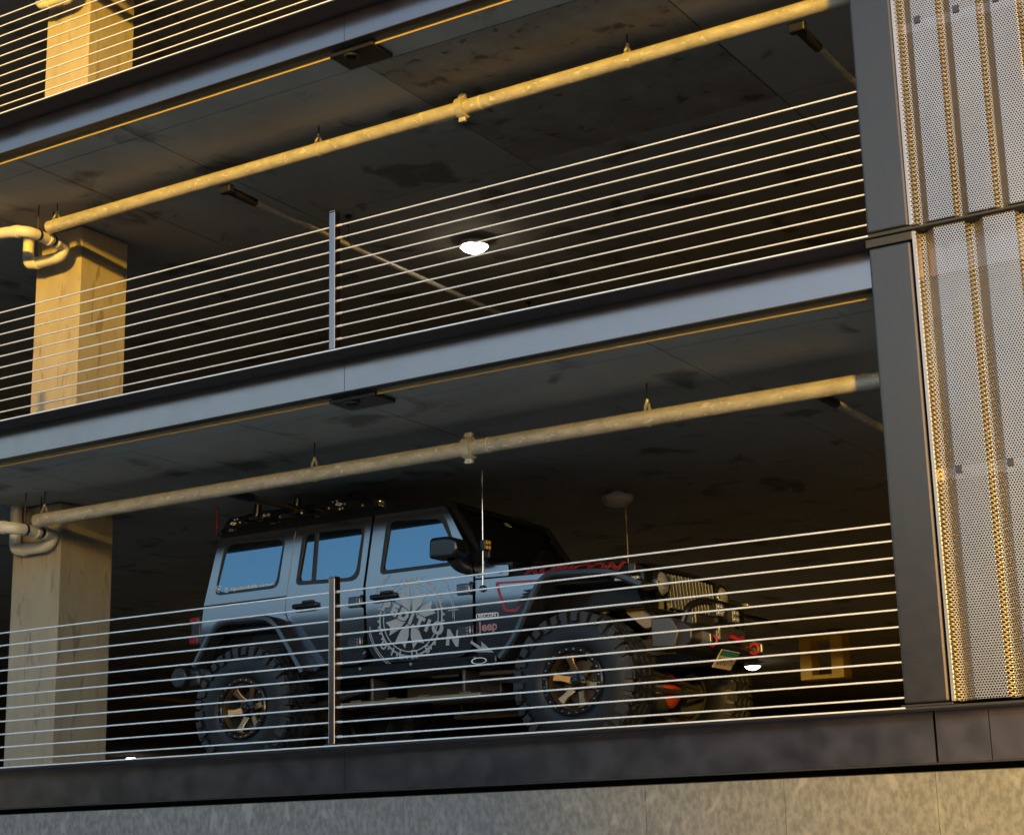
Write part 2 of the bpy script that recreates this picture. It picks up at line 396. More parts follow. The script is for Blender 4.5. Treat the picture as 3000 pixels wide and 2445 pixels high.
def trap(z, zc, lab):
    t = thing('drain_trap', lab, 'pipe', (-4.2, 1.05, z), 'plastic drain traps')
    MB().tube(smoothpath([(-7, 1.0, z + .05), (-4.34, 1.0, z - .015), (-4.05, 1.0, z - .06), (-4.09, 1.43, z - .045)], .11, 8), .050, 20).build('upper_pipe', 'pvc', t)
    MB().tube(smoothpath([(-4.088, 1.41, z - .045), (-4.10, 1.50, z - .045), (-4.14, 1.492, z - .135), (-4.46, 1.485, z - .135), (-4.55, 1.485, z - .12), (-4.55, 1.485, zc - .002)], .075, 8), .0495, 20).build('trap_bend', 'pvc', t)
    for a, b in (((-4.20, 1.0, z - .037), (-4.14, 1.0, z - .046)), ((-4.073, 1.26, z - .051), (-4.075, 1.29, z - .050)), ((-4.082, 1.36, z - .047), (-4.085, 1.39, z - .046)), ((-4.42, 1.486, z - .135), (-4.45, 1.485, z - .135))):
        MB().tube([a, b], .0565, 20).build('collar', 'pvc', t, bevel=.003)
    for p in ((-4.062, 1.14, z - .054), (-4.078, 1.325, z - .048)):
        d = Vector((-.04, .43, .015)).normalized()
        h = MB().tube([Vector(p) - d * .011, Vector(p) + d * .011], .054, 20).build('strap', 'black_metal', t)
        MB().tube([(p[0], p[1], p[2] + .05), (p[0], p[1], zc - .002)], .006, 8).build('rod', 'axle', h)
trap(4.66, ZC[2], 'cream plastic drain trap in front of the middle sunlit column')
trap(2.07, ZC[1], 'cream plastic drain trap in front of the lowest column')
trap(7.21, ZC[3], 'cream plastic drain trap of the uppermost level')
def branch(x, z, zc, y1, r, lab, m='galv'):
    t = thing('branch_pipe', lab, 'pipe', (x, 1.25, z), 'branch pipes')
    MB().tube([(x, 1.28, z), (x, 4, z), (x, y1, z)], r, 14).build('pipe_run', m, t)
    MB().box(x - .06, x + .06, 1.235, 1.30, z - .035, z + .035).build('tee_fitting', 'black_metal', t, smooth=0, bevel=.012)
    MB().tube([(x, 1.29, z), (x, 1.62, z)], r + .010, 14).build('sleeve', 'black_metal', t)
    for y in (2.9, 6.0, 9.0):
        h = MB().lathe([(r + .001, -.010), (r + .006, -.010), (r + .006, .010), (r + .001, .010)], (x, y, z), 'y', 14, True).build('hanger', 'axle', t)
        MB().tube([(x, y, z + r), (x, y, zc - .002)], .006, 8).build('rod', 'axle', h)
        MB().lathe([(.0, 0), (.03, 0), (.03, -.015), (.012, -.02)], (x, y, zc - .001), 'z', 14).build('rose', 'black_metal', h)
branch(-2.03, 4.60, ZC[2], 12, .026, 'thin branch pipe running inwards, left of the lit ceiling lamp')
branch(2.95, 4.60, ZC[2], 12, .026, 'thin branch pipe under the top ceiling, beside the upper steel post')
branch(-2.02, 2.10, ZC[1], 12, .026, 'thin dark branch pipe above the car roof rack', 'axle')
branch(2.89, 2.10, ZC[1], 12, .026, 'thin branch pipe under the lower ceiling, beside the lower steel post')
cd_ = thing('sunlit_edge', 'sunlight along a far edge, built as a thin yellow tube deep inside, behind the rear wheel of the car', 'conduit', (-15.4, 14, 2.2))  # yellow tube stands in for sunlight along a far edge
MB().tube([(-15.3, 14.0, 2.2), (-15.5, 15.6, 2.2), (-15.6, 18, 2.2)], .035, 10).build('sunlit_edge_run', 'yellow', cd_)
MB().tube([(-15.5, 15.6, 2.2), (-15.5, 15.6, 2.328)], .01, 6).build('rod', 'axle', cd_)  # rod added to hold the sunlit edge tube

# ------------------------------------------------------------------ ceiling lamps
def lamp(x, y, zc, on, lab, power=0, s=1.0):
    t = thing('ceiling_lamp', lab, 'lamp', (x, y, zc), 'round ceiling lamps')
    zz = zc - .003
    MB().lathe([(0, 0), (.06 * s, 0), (.06 * s, -.022), (.135 * s, -.035), (.140 * s, -.05), (.140 * s, -.068), (.132 * s, -.074)], (x, y, zz), 'z', 36).build('housing', 'lamp_body' , t)
    MB().lathe([(.131 * s, -.070), (.128 * s, -.080), (.10 * s, -.105), (.06 * s, -.125), (.03 * s, -.133), (0, -.135)], (x, y, zz), 'z', 36).build('lens', 'lamp_on' if on else 'lamp_off', t)
    if power:
        ld = bpy.data.lights.new('lamp_light', 'SPOT'); ld.spot_size = rad(176); ld.spot_blend = .05; ld.energy = power; ld.color = (1, .82, .58); ld.shadow_soft_size = .1
        lo = bpy.data.objects.new('lamp_light', ld); COL.objects.link(lo); lo.parent = t; lo.location = (0, 0, -.19)
lamp(-1.45, 4.07, ZC[2], True, 'lit round ceiling lamp seen through the middle railing', .8)
lamp(-.14, 4.24, ZC[1], False, 'unlit round ceiling lamp above the car bonnet')
lamp(-5.18, 18.3, ZC[1], True, 'small bright ceiling lamp far inside, right of the front bumper', 6)
lamp(-29.9, 29.1, ZC[1], True, 'tiny bright ceiling lamp far inside, left of the rear wheel', 4)
lamp(-4.3, 10.4, ZC[1], True, 'unseen lamp added behind the car to light the yellow frame', 50)  # added lamp, out of sight, brightens the yellow square

# ------------------------------------------------------------------ unseen buildings behind the viewpoint, added to block sun and low sky
SH = Vector((SUN_TRAVEL.x, SUN_TRAVEL.y, 0)).normalized() * -1; PH = Vector((-SH.y, SH.x, 0))
def building(dist, s0, s1, h, lab, direction=SH, depth=18):
    P = Vector((-direction.y, direction.x, 0)); c = direction * dist
    t = thing('blocker_building', lab, 'building', (c.x, c.y, -2.3), 'unseen light blockers across the street')
    def q(s, d, z): return c + P * s + direction * d + Vector((0, 0, z))
    def bx(s_0, s_1, d0, d1, z0, z1):
        m_ = MB(); V = [q(s, d, z) for s in (s_0, s_1) for d in (d0, d1) for z in (z0, z1)]
        return m_.add(V, [(0, 1, 3, 2), (4, 6, 7, 5), (0, 4, 5, 1), (2, 3, 7, 6), (0, 2, 6, 4), (1, 5, 7, 3)])
    bx(s0, s1, 0, depth, -2.3, h - .5).build('wall', 'brick', t, smooth=0)
    bx(s0 - .15, s1 + .15, -.15, depth + .15, h - .5, h).build('blocker_parapet', 'wall_conc', t, smooth=0)
    z = -.9
    while z + 2.2 < h - .5:
        s = s0 + 1.2
        while s + 1.8 < s1:
            bx(s, s + 1.6, -.05, .05, z, z + 1.6).build('window', 'window', t, smooth=0)
            s += 4.2
        z += 3.4
SD = (SH * PH.dot(Vector((0, 0, 0)))).length
building(100, -30, 2.9, 12.7, 'unseen dark brick building across the street, added to shade the lower levels')
building(60, -38, 22, 12.0, 'unseen dark brick building to the left, added to darken low reflections', Vector((-.42, -.91, 0)).normalized())

# ------------------------------------------------------------------ the parked off-roader
CL = 2.82                                   # centre line, y
def ys(z): return 2.045 + (z - 1.36) * .03 if z > 1.15 else 2.0387 + .10 * (1.15 - z) ** 2
CAR = thing('off_road_car', 'dark grey lifted four-door off-roader with roof rack and big mud tyres, parked behind the railing', 'car', (-.8, CL, -.014))
def rounded(P, r, n=5):
    """round corners of a closed 2-D polygon; r may be a number or a list"""
    out = []; N = len(P)
    for i in range(N):
        rr = r[i] if isinstance(r, (list, tuple)) else r
        a, b, c = (Vector(P[(i - 1) % N]), Vector(P[i]), Vector(P[(i + 1) % N]))
        d1 = min(rr, (a - b).length * .48); d2 = min(rr, (c - b).length * .48)
        if rr < 1e-4: out.append(tuple(b)); continue
        p0 = b + (a - b).normalized() * d1; p2 = b + (c - b).normalized() * d2
        for k in range(n + 1):
            t = k / n; q = p0 * (1 - t) ** 2 + b * 2 * t * (1 - t) + p2 * t * t; out.append((q.x, q.y))
    return out
def up(P):
    return [(x + .11 * max(0, z - 1.36) * (6.78 - x) / 10.8, z - .11 * max(0, z - 1.36) * (z + .67) / 10.8) for x, z in P]
def panel(name, outer, m, parent, holes=(), off=0.0, thick=.03, side=1, bevel=.005, fy=None, step=.055):
    """sheet cut to an (x,z) outline, laid on the curved body side"""
    bm = bmesh.new(); edges = []
    for loop in [outer] + list(holes):
        vs = [bm.verts.new((x, 0, z)) for x, z in loop]
        edges += [bm.edges.new((vs[i], vs[(i + 1) % len(vs)])) for i in range(len(vs))]
    bmesh.ops.triangle_fill(bm, use_beauty=True, use_dissolve=False, edges=edges)
    z = math.floor(min(p[1] for p in outer) / step) * step; zt = max(p[1] for p in outer)
    while z < zt:
        g = bm.verts[:] + bm.edges[:] + bm.faces[:]
        bmesh.ops.bisect_plane(bm, geom=g, plane_co=(0, 0, z), plane_no=(0, 0, 1)); z += step
    f = fy or (lambda x, zz: ys(zz))
    for v in bm.verts: v.co.y = f(v.co.x, v.co.z) - off
    if thick:
        r = bmesh.ops.extrude_face_region(bm, geom=bm.faces[:])
        for v in [e for e in r['geom'] if isinstance(e, bmesh.types.BMVert)]: v.co.y += thick
    if side < 0:
        for v in bm.verts: v.co.y = 2 * CL - v.co.y
    bmesh.ops.recalc_face_normals(bm, faces=bm.faces)
    base = world_loc(parent)
    for v in bm.verts: v.co -= base
    me = bpy.data.meshes.new(name); bm.to_mesh(me); bm.free()
    return link(name, me, m, parent, smooth=30, bevel=bevel)
def text_poly(txt, size, shear=0, bold=0):
    cu = bpy.data.curves.new('t', 'FONT'); cu.body = txt; cu.size = size; cu.align_x = 'CENTER'; cu.align_y = 'CENTER'; cu.shear = shear
    cu.offset = bold; cu.resolution_u = 3
    ob = bpy.data.objects.new('t', cu); me = bpy.data.meshes.new_from_object(ob)
    V = [tuple(v.co) for v in me.vertices]; F = [tuple(p.vertices) for p in me.polygons]
    bpy.data.objects.remove(ob); bpy.data.curves.remove(cu); bpy.data.meshes.remove(me)
    return V, F
def decal(name, V, F, c, ang, m, parent, off=.006, sx=1, sy=1, fy=None):
    """flat print laid on the body side round (x,z)=c"""
    ca, sa = math.cos(ang), math.sin(ang); W = []
    for p in V:
        x = p[0] * sx; z = p[1] * sy
        X = c[0] + x * ca - z * sa; Z = c[1] + x * sa + z * ca
        W.append((X, (fy(X, Z) if fy else ys(Z)) - off, Z))
    return MB().add(W, F).build(name, m, parent, smooth=0)
def ring2(r0, r1, a0=0, a1=360, n=60, cx=0, cz=0):
    V = []; F = []
    for k in range(n + 1):
        a = rad(a0 + (a1 - a0) * k / n)
        V += [(cx + r0 * math.cos(a), cz + r0 * math.sin(a)), (cx + r1 * math.cos(a), cz + r1 * math.sin(a))]
    F = [(2 * k, 2 * k + 1, 2 * k + 3, 2 * k + 2) for k in range(n)]
    return V, F
def star2(n, r0, r1, a0=90):
    return [((r1 if k % 2 == 0 else r0) * math.cos(rad(a0 + 180 * k / n)), (r1 if k % 2 == 0 else r0) * math.sin(rad(a0 + 180 * k / n))) for k in range(2 * n)]

# inner shell keeps the cabin dark and closed
def slab(poly, y0, y1, nm, m, bev=.02): return MB().prism(poly, y0, y1).build(nm, m, CAR, smooth=30, bevel=bev)
slab([(-2.90, .74), (-.24, .70), (.10, .76), (.12, 1.30), (-.14, 1.42), (-.50, 1.89), (-2.70, 1.89), (-2.86, 1.36)], 2.12, 2 * CL - 2.12, 'cabin_shell', 'gloss_black')
slab([(.10, 1.0), (1.14, 1.0), (1.14, 1.23), (.10, 1.30)], 2.24, 2 * CL - 2.24, 'engine_bay', 'gloss_black')

def fender_y(x, z):                         # front clip narrows towards the grille
    t = max(0, min(1, (x - .1) / 1.05)); return ys(z) + .11 * t + .7 * max(0, z - 1.30 + .045 * t)
for side in (1, -1):
    near = side > 0
    # rear quarter below the belt, with the wheel arch cut out
    panel('quarter_panel', rounded([(-2.945, .80), (-2.82, .80), (-2.73, 1.07), (-2.58, 1.19), (-2.08, 1.19), (-1.98, 1.12), (-1.74, .755), (-1.68, .755), (-1.71, .80), (-1.935, 1.09), (-2.022, 1.22), (-2.014, 1.353), (-2.888, 1.353)], [.02, 0, .05, .08, .08, .05, 0, 0, .03, .05, .02, 0, .01]), 'paint', CAR, side=side)
    # hard top side with quarter window
    rw = up(rounded([(-2.785, 1.437), (-2.105, 1.437), (-2.078, 1.874), (-2.728, 1.895)], .075, 6))
    qp = panel('hardtop_side', up(rounded([(-2.888, 1.364), (-2.014, 1.364), (-1.978, 1.93), (-2.80, 1.93)], [.01, 0, 0, .03])), 'paint', CAR, holes=[rw], side=side)
    grow = lambda P, d: [(x + d * (1 if x > sum(q[0] for q in P) / len(P) else -1), z + d * (1 if z > sum(q[1] for q in P) / len(P) else -1)) for x, z in P]
    panel('quarter_window', grow(rw, .004), 'glass', qp, off=-.006, thick=.004, side=side, bevel=0)
    panel('window_seal', grow(rw, -.004), 'trim', qp, holes=[grow(rw, -.026)], off=-.0035, thick=.004, side=side, bevel=0)
    # rear door
    dw = up(rounded([(-1.918, 1.447), (-1.297, 1.422), (-1.270, 1.868), (-1.886, 1.886)], [.05, .09, .05, .07], 6))
    rd = panel('rear_door', up(rounded([(-1.680, .772), (-1.300, .760), (-1.218, .80), (-1.222, .90), (-1.240, 1.36), (-1.204, 1.926), (-1.970, 1.928), (-2.006, 1.36), (-2.012, 1.225), (-1.925, 1.085)], [.05, .04, .05, .02, .01, .02, .02, .02, .05, .05])), 'paint', CAR, holes=[dw], off=.004, side=side)
    panel('window_pane', grow(dw, .004), 'glass', rd, off=-.010, thick=.004, side=side, bevel=0)
    panel('window_seal', grow(dw, .008), 'trim', rd, holes=[grow(dw, -.024)], off=.006, thick=.012, side=side, bevel=.002)
    panel('window_divider', up([(-1.765, 1.43), (-1.737, 1.43), (-1.748, 1.885), (-1.776, 1.885)]), 'trim', rd, off=.003, thick=.012, side=side, bevel=0)
    # front door
    fw = up(rounded([(-1.083, 1.447), (-.395, 1.447), (-.352, 1.50), (-.520, 1.848), (-1.048, 1.888)], [.05, .03, .04, .07, .06], 6))
    fd = panel('front_door', up(rounded([(-1.10, .757), (-.36, .738), (-.232, .80), (-.226, .90), (-.212, 1.36), (-.262, 1.53), (-.505, 1.925), (-1.180, 1.928), (-1.216, 1.36), (-1.196, .86)], [.07, .07, .07, .02, .03, .04, .03, .02, .01, .06])), 'paint', CAR, holes=[fw], off=.004, side=side)
    panel('window_pane', grow(fw, .004), 'glass', fd, off=-.010, thick=.004, side=side, bevel=0)
    panel('window_seal', grow(fw, .008), 'trim', fd, holes=[grow(fw, -.022)], off=.006, thick=.012, side=side, bevel=.002)
    # door handles, hinges
    def Y(y): return y if near else 2 * CL - y
    def hb(x0, x1, y0, y1, z0, z1, nm, m, par, bev=.006):
        a, b = sorted((Y(y0), Y(y1))); return MB().box(x0, x1, a, b, z0, z1).build(nm, m, par, smooth=30, bevel=bev)
    for par, hx in ((rd, -1.80), (fd, -1.03)):
        h = hb(hx - .125, hx + .125, 2.002, 2.040, 1.245, 1.283, 'door_handle', 'gloss_black', par, .012)
        hb(hx - .035, hx + .075, 2.018, 2.042, 1.284, 1.305, 'handle_bezel', 'trim', h, .006)
        hb(hx - .10, hx + .10, 2.030, 2.045, 1.215, 1.244, 'handle_cup', 'trim', h, .006)
    for par, hx in ((rd, -1.318), (fd, -.298)):
        for hz in (1.245, .93):
            y0 = ys(hz)
            h = hb(hx - .055, hx + .065, y0 - .022, y0 - .002, hz - .042, hz + .042, 'hinge', 'paint', par, .008)
            for q in (-.022, 0, .022):
                hb(hx - .045, hx + .035, y0 - .027, y0 - .021, hz + q - .006, hz + q + .006, 'hinge_rib', 'paint', h, .002)
            hb(hx + .065, hx + .090, y0 - .030, y0 - .004, hz - .050, hz + .050, 'hinge_barrel', 'gloss_black', h, .008)
    # cowl side, front fender side
    panel('cowl_side', rounded([(-.196, 1.318), (.095, 1.310), (.095, 1.392), (-.075, 1.403), (-.16, 1.50), (-.235, 1.535), (-.20, 1.36)], [0, 0, 0, .04, .02, .02, .02]), 'paint', CAR, side=side)
    fs = panel('fender_side', rounded([(-.196, .745), (.085, .732), (.20, .88), (.43, 1.25), (.46, 1.292), (-.196, 1.306)], [0, .01, 0, .03, 0, 0]), 'paint', CAR, side=side)
    panel('hood_side', rounded([(.105, 1.308), (1.10, 1.250), (1.15, 1.262), (1.13, 1.300), (.105, 1.392)], [0, 0, .02, .02, .01]), 'paint', CAR, side=side, fy=fender_y)
    # sill, slider and step
    hb(-1.86, -.02, ys(.7) - .02, ys(.7) + .25, .655, .745, 'rock_slider', 'gloss_black', CAR, .015)
    for q in (-1.78, -1.27, -.79, -.21): MB().lathe([(.0, -.004), (.012, -.004), (.012, 0)], (q, Y(ys(.7) - .0205) if near else Y(ys(.7) - .0205), .725), 'y', 10).build('slider_bolt', 'chrome', CAR)
    st = hb(-1.42, -.10, 1.93, 2.09, .425, .462, 'step', 'tanmetal', CAR, .012)
    for q in (-1.25, -.92, -.62, -.25): hb(q - .05, q + .05, 1.95, 2.06, .463, .476, 'step_pad', 'bronze', st, .004)
    for q in (-1.2, -.35): hb(q - .015, q + .015, 2.09, 2.30, .455, .66, 'step_bracket', 'axle', st, .01)
    # flares: swept section along the arch
    def flare(nm, pts, y_in):
        P = [Vector((x, 0, z)) for x, z in pts]; V = []; F = []; n = len(P)
        cen = sum(P, Vector()) / n; cen.z -= .25
        prof = [(0, y_in), (.004, 1.90), (-.004, 1.878), (-.034, 1.872), (-.052, 1.885), (-.056, 2.02), (-.02, y_in + .02)]
        for i in range(n):
            t = (P[min(i + 1, n - 1)] - P[max(i - 1, 0)]).normalized(); nn = Vector((-t.z, 0, t.x))
            if nn.dot(P[i] - cen) < 0: nn = -nn
            for d, y in prof: V.append((P[i].x + nn.x * d, Y(y), P[i].z + nn.z * d))
        k = len(prof)
        for i in range(n - 1):
            for j in range(k): F.append((i * k + j, i * k + (j + 1) % k, (i + 1) * k + (j + 1) % k, (i + 1) * k + j))
        F += [tuple(range(k)), tuple(range((n - 1) * k, n * k))]
        return MB().add(V, F).build(nm, 'flare', CAR, smooth=28)
    flare('rear_flare', rounded([(-2.86, .86), (-2.69, 1.125), (-2.565, 1.215), (-2.09, 1.205), (-1.975, 1.135), (-1.70, .735)], [0, .08, .12, .10, .10, 0], 6), 2.07)
    flare('front_flare', rounded([(.085, .705), (.21, .84), (.425, 1.22), (.53, 1.285), (1.02, 1.252), (1.15, 1.195), (1.29, 1.128)], [0, .05, .10, .10, .12, .06, 0], 6), 2.12)
    MB().prism([(-2.9, .8), (-2.8, 1.15), (-1.95, 1.15), (-1.72, .75), (-1.78, .75), (-2.0, 1.10), (-2.7, 1.10), (-2.84, .8)], *sorted((Y(2.03), Y(2.35)))).build('rear_wheel_liner', 'trim', CAR, smooth=0)
    MB().prism([(.06, .74), (.40, 1.24), (1.15, 1.20), (1.15, 1.17), (.44, 1.20), (.12, .74)], *sorted((Y(2.03), Y(2.40)))).build('front_wheel_liner', 'trim', CAR, smooth=0)
    # indicator strip under the flare tip
    hb(1.07, 1.26, 1.882, 1.92, 1.150, 1.172, 'running_light', 'lens', CAR, .004)
    # mirror
    mi = MB().prism(rounded([(-.43, 1.455), (-.20, 1.445), (-.165, 1.50), (-.175, 1.585), (-.26, 1.612), (-.42, 1.612)], .035), *sorted((Y(1.76), Y(1.93)))).build('mirror', 'gloss_black', CAR, smooth=30, bevel=.03, bseg=4)
    MB().tube(smoothpath([(-.28, Y(1.86), 1.46), (-.27, Y(1.93), 1.405), (-.27, Y(2.04), 1.40)], .05), .045, 14).build('mirror_arm', 'trim', mi)
    # tail lamp and rear bumper end
    tl = hb(-3.04, -2.935, 2.06, 2.19, 1.05, 1.29, 'tail_lamp', 'trim', CAR, .012)
    hb(-3.05, -2.955, 2.052, 2.175, 1.235, 1.278, 'red_lens', 'taillens', tl, .006)
    hb(-3.05, -2.955, 2.052, 2.175, 1.065, 1.115, 'red_lens', 'taillens', tl, .006)
    # headlamp, round
    hy = Y(2.315)
    hl = MB().lathe([(.0, .0), (.092, 0), (.105, .012), (.108, .035), (.098, .055), (.09, .05)], (1.185, hy, 1.168), 'x', 32).build('headlamp', 'gloss_black', CAR)
    MB().lathe([(.088, .040), (.07, .062), (.035, .074), (0, .078)], (1.185, hy, 1.168), 'x', 32).build('headlamp_lens', 'lens', hl)
    MB().box(1.225, 1.245, hy - .088, hy + .088, 1.160, 1.176).build('lamp_bar', 'trim', hl, smooth=0)
    # hood latch
    hb(1.06, 1.13, 2.10, 2.135, 1.225, 1.31, 'hood_latch', 'trim', CAR, .012)

# far-side duplicates above are parts of the same car; now the middle pieces
MB().prism(rounded([(-2.76, 1.916), (-.465, 1.916), (-.44, 1.93), (-.52, 1.965), (-2.0, 1.978), (-2.73, 1.958)], .02), 2.072, 2 * CL - 2.072).build('roof', 'gloss_black', CAR, smooth=30, bevel=.02, bseg=3)
MB().add([(-.13, 2.10, 1.405), (-.13, 2 * CL - 2.10, 1.405), (-.46, 2 * CL - 2.11, 1.915), (-.46, 2.11, 1.915),
          (-.17, 2.10, 1.405), (-.17, 2 * CL - 2.10, 1.405), (-.50, 2 * CL - 2.11, 1.915), (-.50, 2.11, 1.915)],
         [(0, 1, 2, 3), (7, 6, 5, 4), (0, 4, 5, 1), (1, 5, 6, 2), (2, 6, 7, 3), (3, 7, 4, 0)]).build('windscreen', 'wglass', CAR, smooth=0)
for s in (1, -1):
    Yn = lambda y: y if s > 0 else 2 * CL - y
    MB().tube([(-.10, Yn(2.095), 1.40), (-.445, Yn(2.105), 1.925)], .032, 8).build('windscreen_pillar', 'gloss_black', CAR, smooth=30)
MB().tube([(-.455, 2.11, 1.935), (-.455, 2 * CL - 2.11, 1.935)], .025, 10).build('windscreen_header', 'gloss_black', CAR)
MB().add([(.10, 2.05, 1.395), (.10, 2 * CL - 2.05, 1.395), (1.14, 2 * CL - 2.17, 1.302), (1.14, 2.17, 1.302), (.10, 2.4, 1.435), (.10, 2 * CL - 2.4, 1.435), (1.10, 2 * CL - 2.42, 1.345), (1.10, 2.42, 1.345)],
         [(0, 4, 7, 3), (4, 5, 6, 7), (5, 1, 2, 6), (3, 7, 6, 2), (0, 1, 5, 4), (0, 3, 2, 1)]).build('hood', 'gloss_black', CAR, smooth=0, bevel=.02, bseg=3)
MB().prism([(-.18, 1.33), (.10, 1.33), (.10, 1.42), (-.10, 1.42)], 2.10, 2 * CL - 2.10).build('cowl', 'trim', CAR, smooth=0)
MB().box(-2.93, -2.86, 2.12, 2 * CL - 2.12, .80, 1.36).build('tailgate', 'paint', CAR, smooth=0, bevel=.02)
MB().prism([(-2.90, 1.36), (-2.86, 1.36), (-2.72, 1.91), (-2.76, 1.91)], 2.10, 2 * CL - 2.10).build('rear_window', 'glass', CAR, smooth=0)
MB().box(-3.18, -2.92, 2.05, 2 * CL - 2.05, .70, .86).build('rear_bumper', 'trim', CAR, smooth=30, bevel=.04, bseg=4)
MB().lathe([(0, 0), (.075, 0), (.085, .01), (.085, .11), (.078, .12), (0, .12)], (-3.10, 1.985, .785), 'y', 24).build('rear_bumper_end', 'trim', CAR, bevel=.004)
# grille with seven slots
gr = MB().prism(rounded([(2.15, 1.28), (2.13, 1.12), (2.24, .98), (2.36, .93), (2 * CL - 2.36, .93), (2 * CL - 2.24, .98), (2 * CL - 2.13, 1.12), (2 * CL - 2.15, 1.28)], .03), 1.11, 1.175, 'x').build('grille', 'gloss_black', CAR, smooth=30, bevel=.012)
for k in range(7):
    y = CL + (k - 3) * .112
    zt = 1.265 - .004 * abs(k - 3)
    g = MB().box(1.170, 1.212, y - .018, y + .018, 1.01, zt, rot=Matrix.Rotation(rad(-5), 3, 'Y')).build('grille_slot', 'gloss_black', gr, smooth=0, bevel=.006)
    MB().box(1.176, 1.224, y + .022, y + .027, 1.005, zt + .005, rot=Matrix.Rotation(rad(-5), 3, 'Y')).build('slot_bezel', 'grey_metal', g, smooth=0, bevel=.003)
    MB().box(1.176, 1.220, y - .030, y - .020, 1.005, zt + .005, rot=Matrix.Rotation(rad(-5), 3, 'Y')).build('slot_bezel', 'grey_metal', g, smooth=0, bevel=.003)
# front bumper, winch, hoop, lamps, plate
fb = MB().prism(rounded([(1.22, .68), (1.44, .68), (1.50, .74), (1.50, .82), (1.44, .87), (1.22, .87)], .02), 2.20, 2 * CL - 2.20).build('front_bumper', 'trim', CAR, smooth=30, bevel=.012)
for s in (1, -1):
    Yn = lambda y: y if s > 0 else 2 * CL - y
    a, b = sorted((Yn(2.16), Yn(2.33))); MB().prism(rounded([(1.20, .70), (1.38, .69), (1.42, .80), (1.36, .90), (1.20, .905)], .02), a, b).build('bumper_wing', 'grey_metal', fb, smooth=30, bevel=.01)
    a, b = sorted((Yn(2.36), Yn(2.40))); MB().prism([(1.44, .70), (1.57, .72), (1.57, .79), (1.44, .84)], a, b).build('shackle_tab', 'grey_metal', fb, smooth=0, bevel=.01)
    ys_ = Yn(2.46); q = [(1.53 + .036 * math.cos(rad(t)), ys_,   .745 + .036 * math.sin(rad(t))) for t in range(-150, 151, 25)]
    MB().tube(q, .010, 10).build('shackle', 'red', fb)
MB().box(1.30, 1.42, 2.45, 3.19, .872, .96).build('winch_tray', 'trim', fb, smooth=0, bevel=.015)
MB().tube([(1.36, 2.42, .905), (1.36, 2.66, .905)], .05, 18).build('winch_motor', 'grey_metal', fb, bevel=.006)
MB().box(1.50, 1.53, 2.60, 3.04, .76, .87).build('fairlead', 'grey_metal', fb, smooth=0, bevel=.012)
MB().tube([(1.55, 2.74, .80), (1.58, 2.80, .775), (1.57, 2.90, .80)], .016, 10).build('winch_hook', 'red', fb)
MB().tube(smoothpath([(1.36, 2.33, .87), (1.40, 2.36, 1.0), (1.46, 2.50, 1.045), (1.46, 3.14, 1.045), (1.40, 3.28, 1.0), (1.36, 3.31, .87)], .09, 8), .026, 14).build('bull_hoop', 'gloss_black', fb)
def pod(x, y, z, par, lens, size=.045, nm='light_pod'):
    p = MB().box(x - .06, x, y - size, y + size, z - size, z + size).build(nm, 'trim', par, smooth=0, bevel=.01)
    for dy in (-.5, .5):
        for dz in (-.5, .5):
            MB().lathe([(size * .46, 0), (size * .36, .006), (0, .011)], (x + .001, y + dy * size * .92, z + dz * size * .92), 'x', 12).build('lamp_cell', lens, p)
    MB().box(x - .045, x - .02, y - .012, y + .012, z - size - .035, z - size).build('pod_bracket', 'trim', p, smooth=0)
    return p
pod(1.515, 2.66, .985, fb, 'lens', .05); pod(1.515, 2.93, .965, fb, 'lens', .05)
pod(1.52, 2.62, .80, fb, 'lens', .042, 'fog_lamp')
pl = MB().box(1.50, 1.506, 2.665, 2.975, .555, .705, rot=Matrix.Rotation(rad(35), 3, 'Y'), piv=(1.503, 2.82, .70)).build('number_plate', 'plate', fb, smooth=0, bevel=.003)
def on_plate(V, F, cy, cz, m, nm, off=.0075):
    R_ = Matrix.Rotation(rad(35), 3, 'Y'); pv = Vector((1.503, 2.82, .70))
    W = [R_ @ (Vector((1.503 + off, cy + v[0], cz + v[1])) - pv) + pv for v in V]
    MB().add(W, F).build(nm, m, pl, smooth=0)
on_plate([(-.152, -.022), (.152, -.022), (.152, .022), (-.152, .022)], [(0, 1, 2, 3)], 2.82, .680, 'teal', 'plate_band', .0045)
tv, tf = text_poly('EXPDTN', .072, bold=.0012); on_plate(tv, tf, 2.82, .610, 'decal_dark', 'plate_number')
# tan liner piece ahead of the front wheel, seen in the arch
MB().prism(rounded([(.86, 1.05), (1.12, 1.02), (1.20, .88), (1.06, .86), (.92, .98)], .03), 2.34, 2.42).build('inner_fender', 'tanmetal', CAR, smooth=30, bevel=.01)
MB().tube([(.70, 2.44, .60), (.66, 2.46, 1.12)], .035, 14).build('shock_absorber', 'tanmetal', CAR)
# axles, links and differential
for ax in (-2.26, .745):
    MB().tube([(ax, 2.1, .48), (ax, 3.54, .48)], .045, 14).build('axle_tube', 'axle', CAR)
MB().lathe([(0, .16), (.07, .155), (.13, .11), (.155, .04), (.16, 0), (.15, -.12), (.06, -.22), (0, -.22)], (.745, 3.12, .48), 'x', 26).build('front_differential', 'axle', CAR)
MB().lathe([(0, .02), (.06, .02), (.10, 0), (.13, -.03)], (.89, 3.12, .48), 'x', 26).build('differential_cover', 'orange', CAR)
MB().lathe([(0, -.19), (.08, -.18), (.15, -.10), (.165, 0), (.15, .12), (0, .16)], (-2.26, 2.82, .48), 'x', 26).build('rear_differential', 'axle', CAR)
MB().tube([(.93, 2.14, .46), (.95, 3.5, .46)], .018, 10).build('tie_rod', 'axle', CAR)
MB().tube([(.98, 2.3, .60), (.95, 3.4, .50)], .018, 10).build('drag_link', 'axle', CAR)
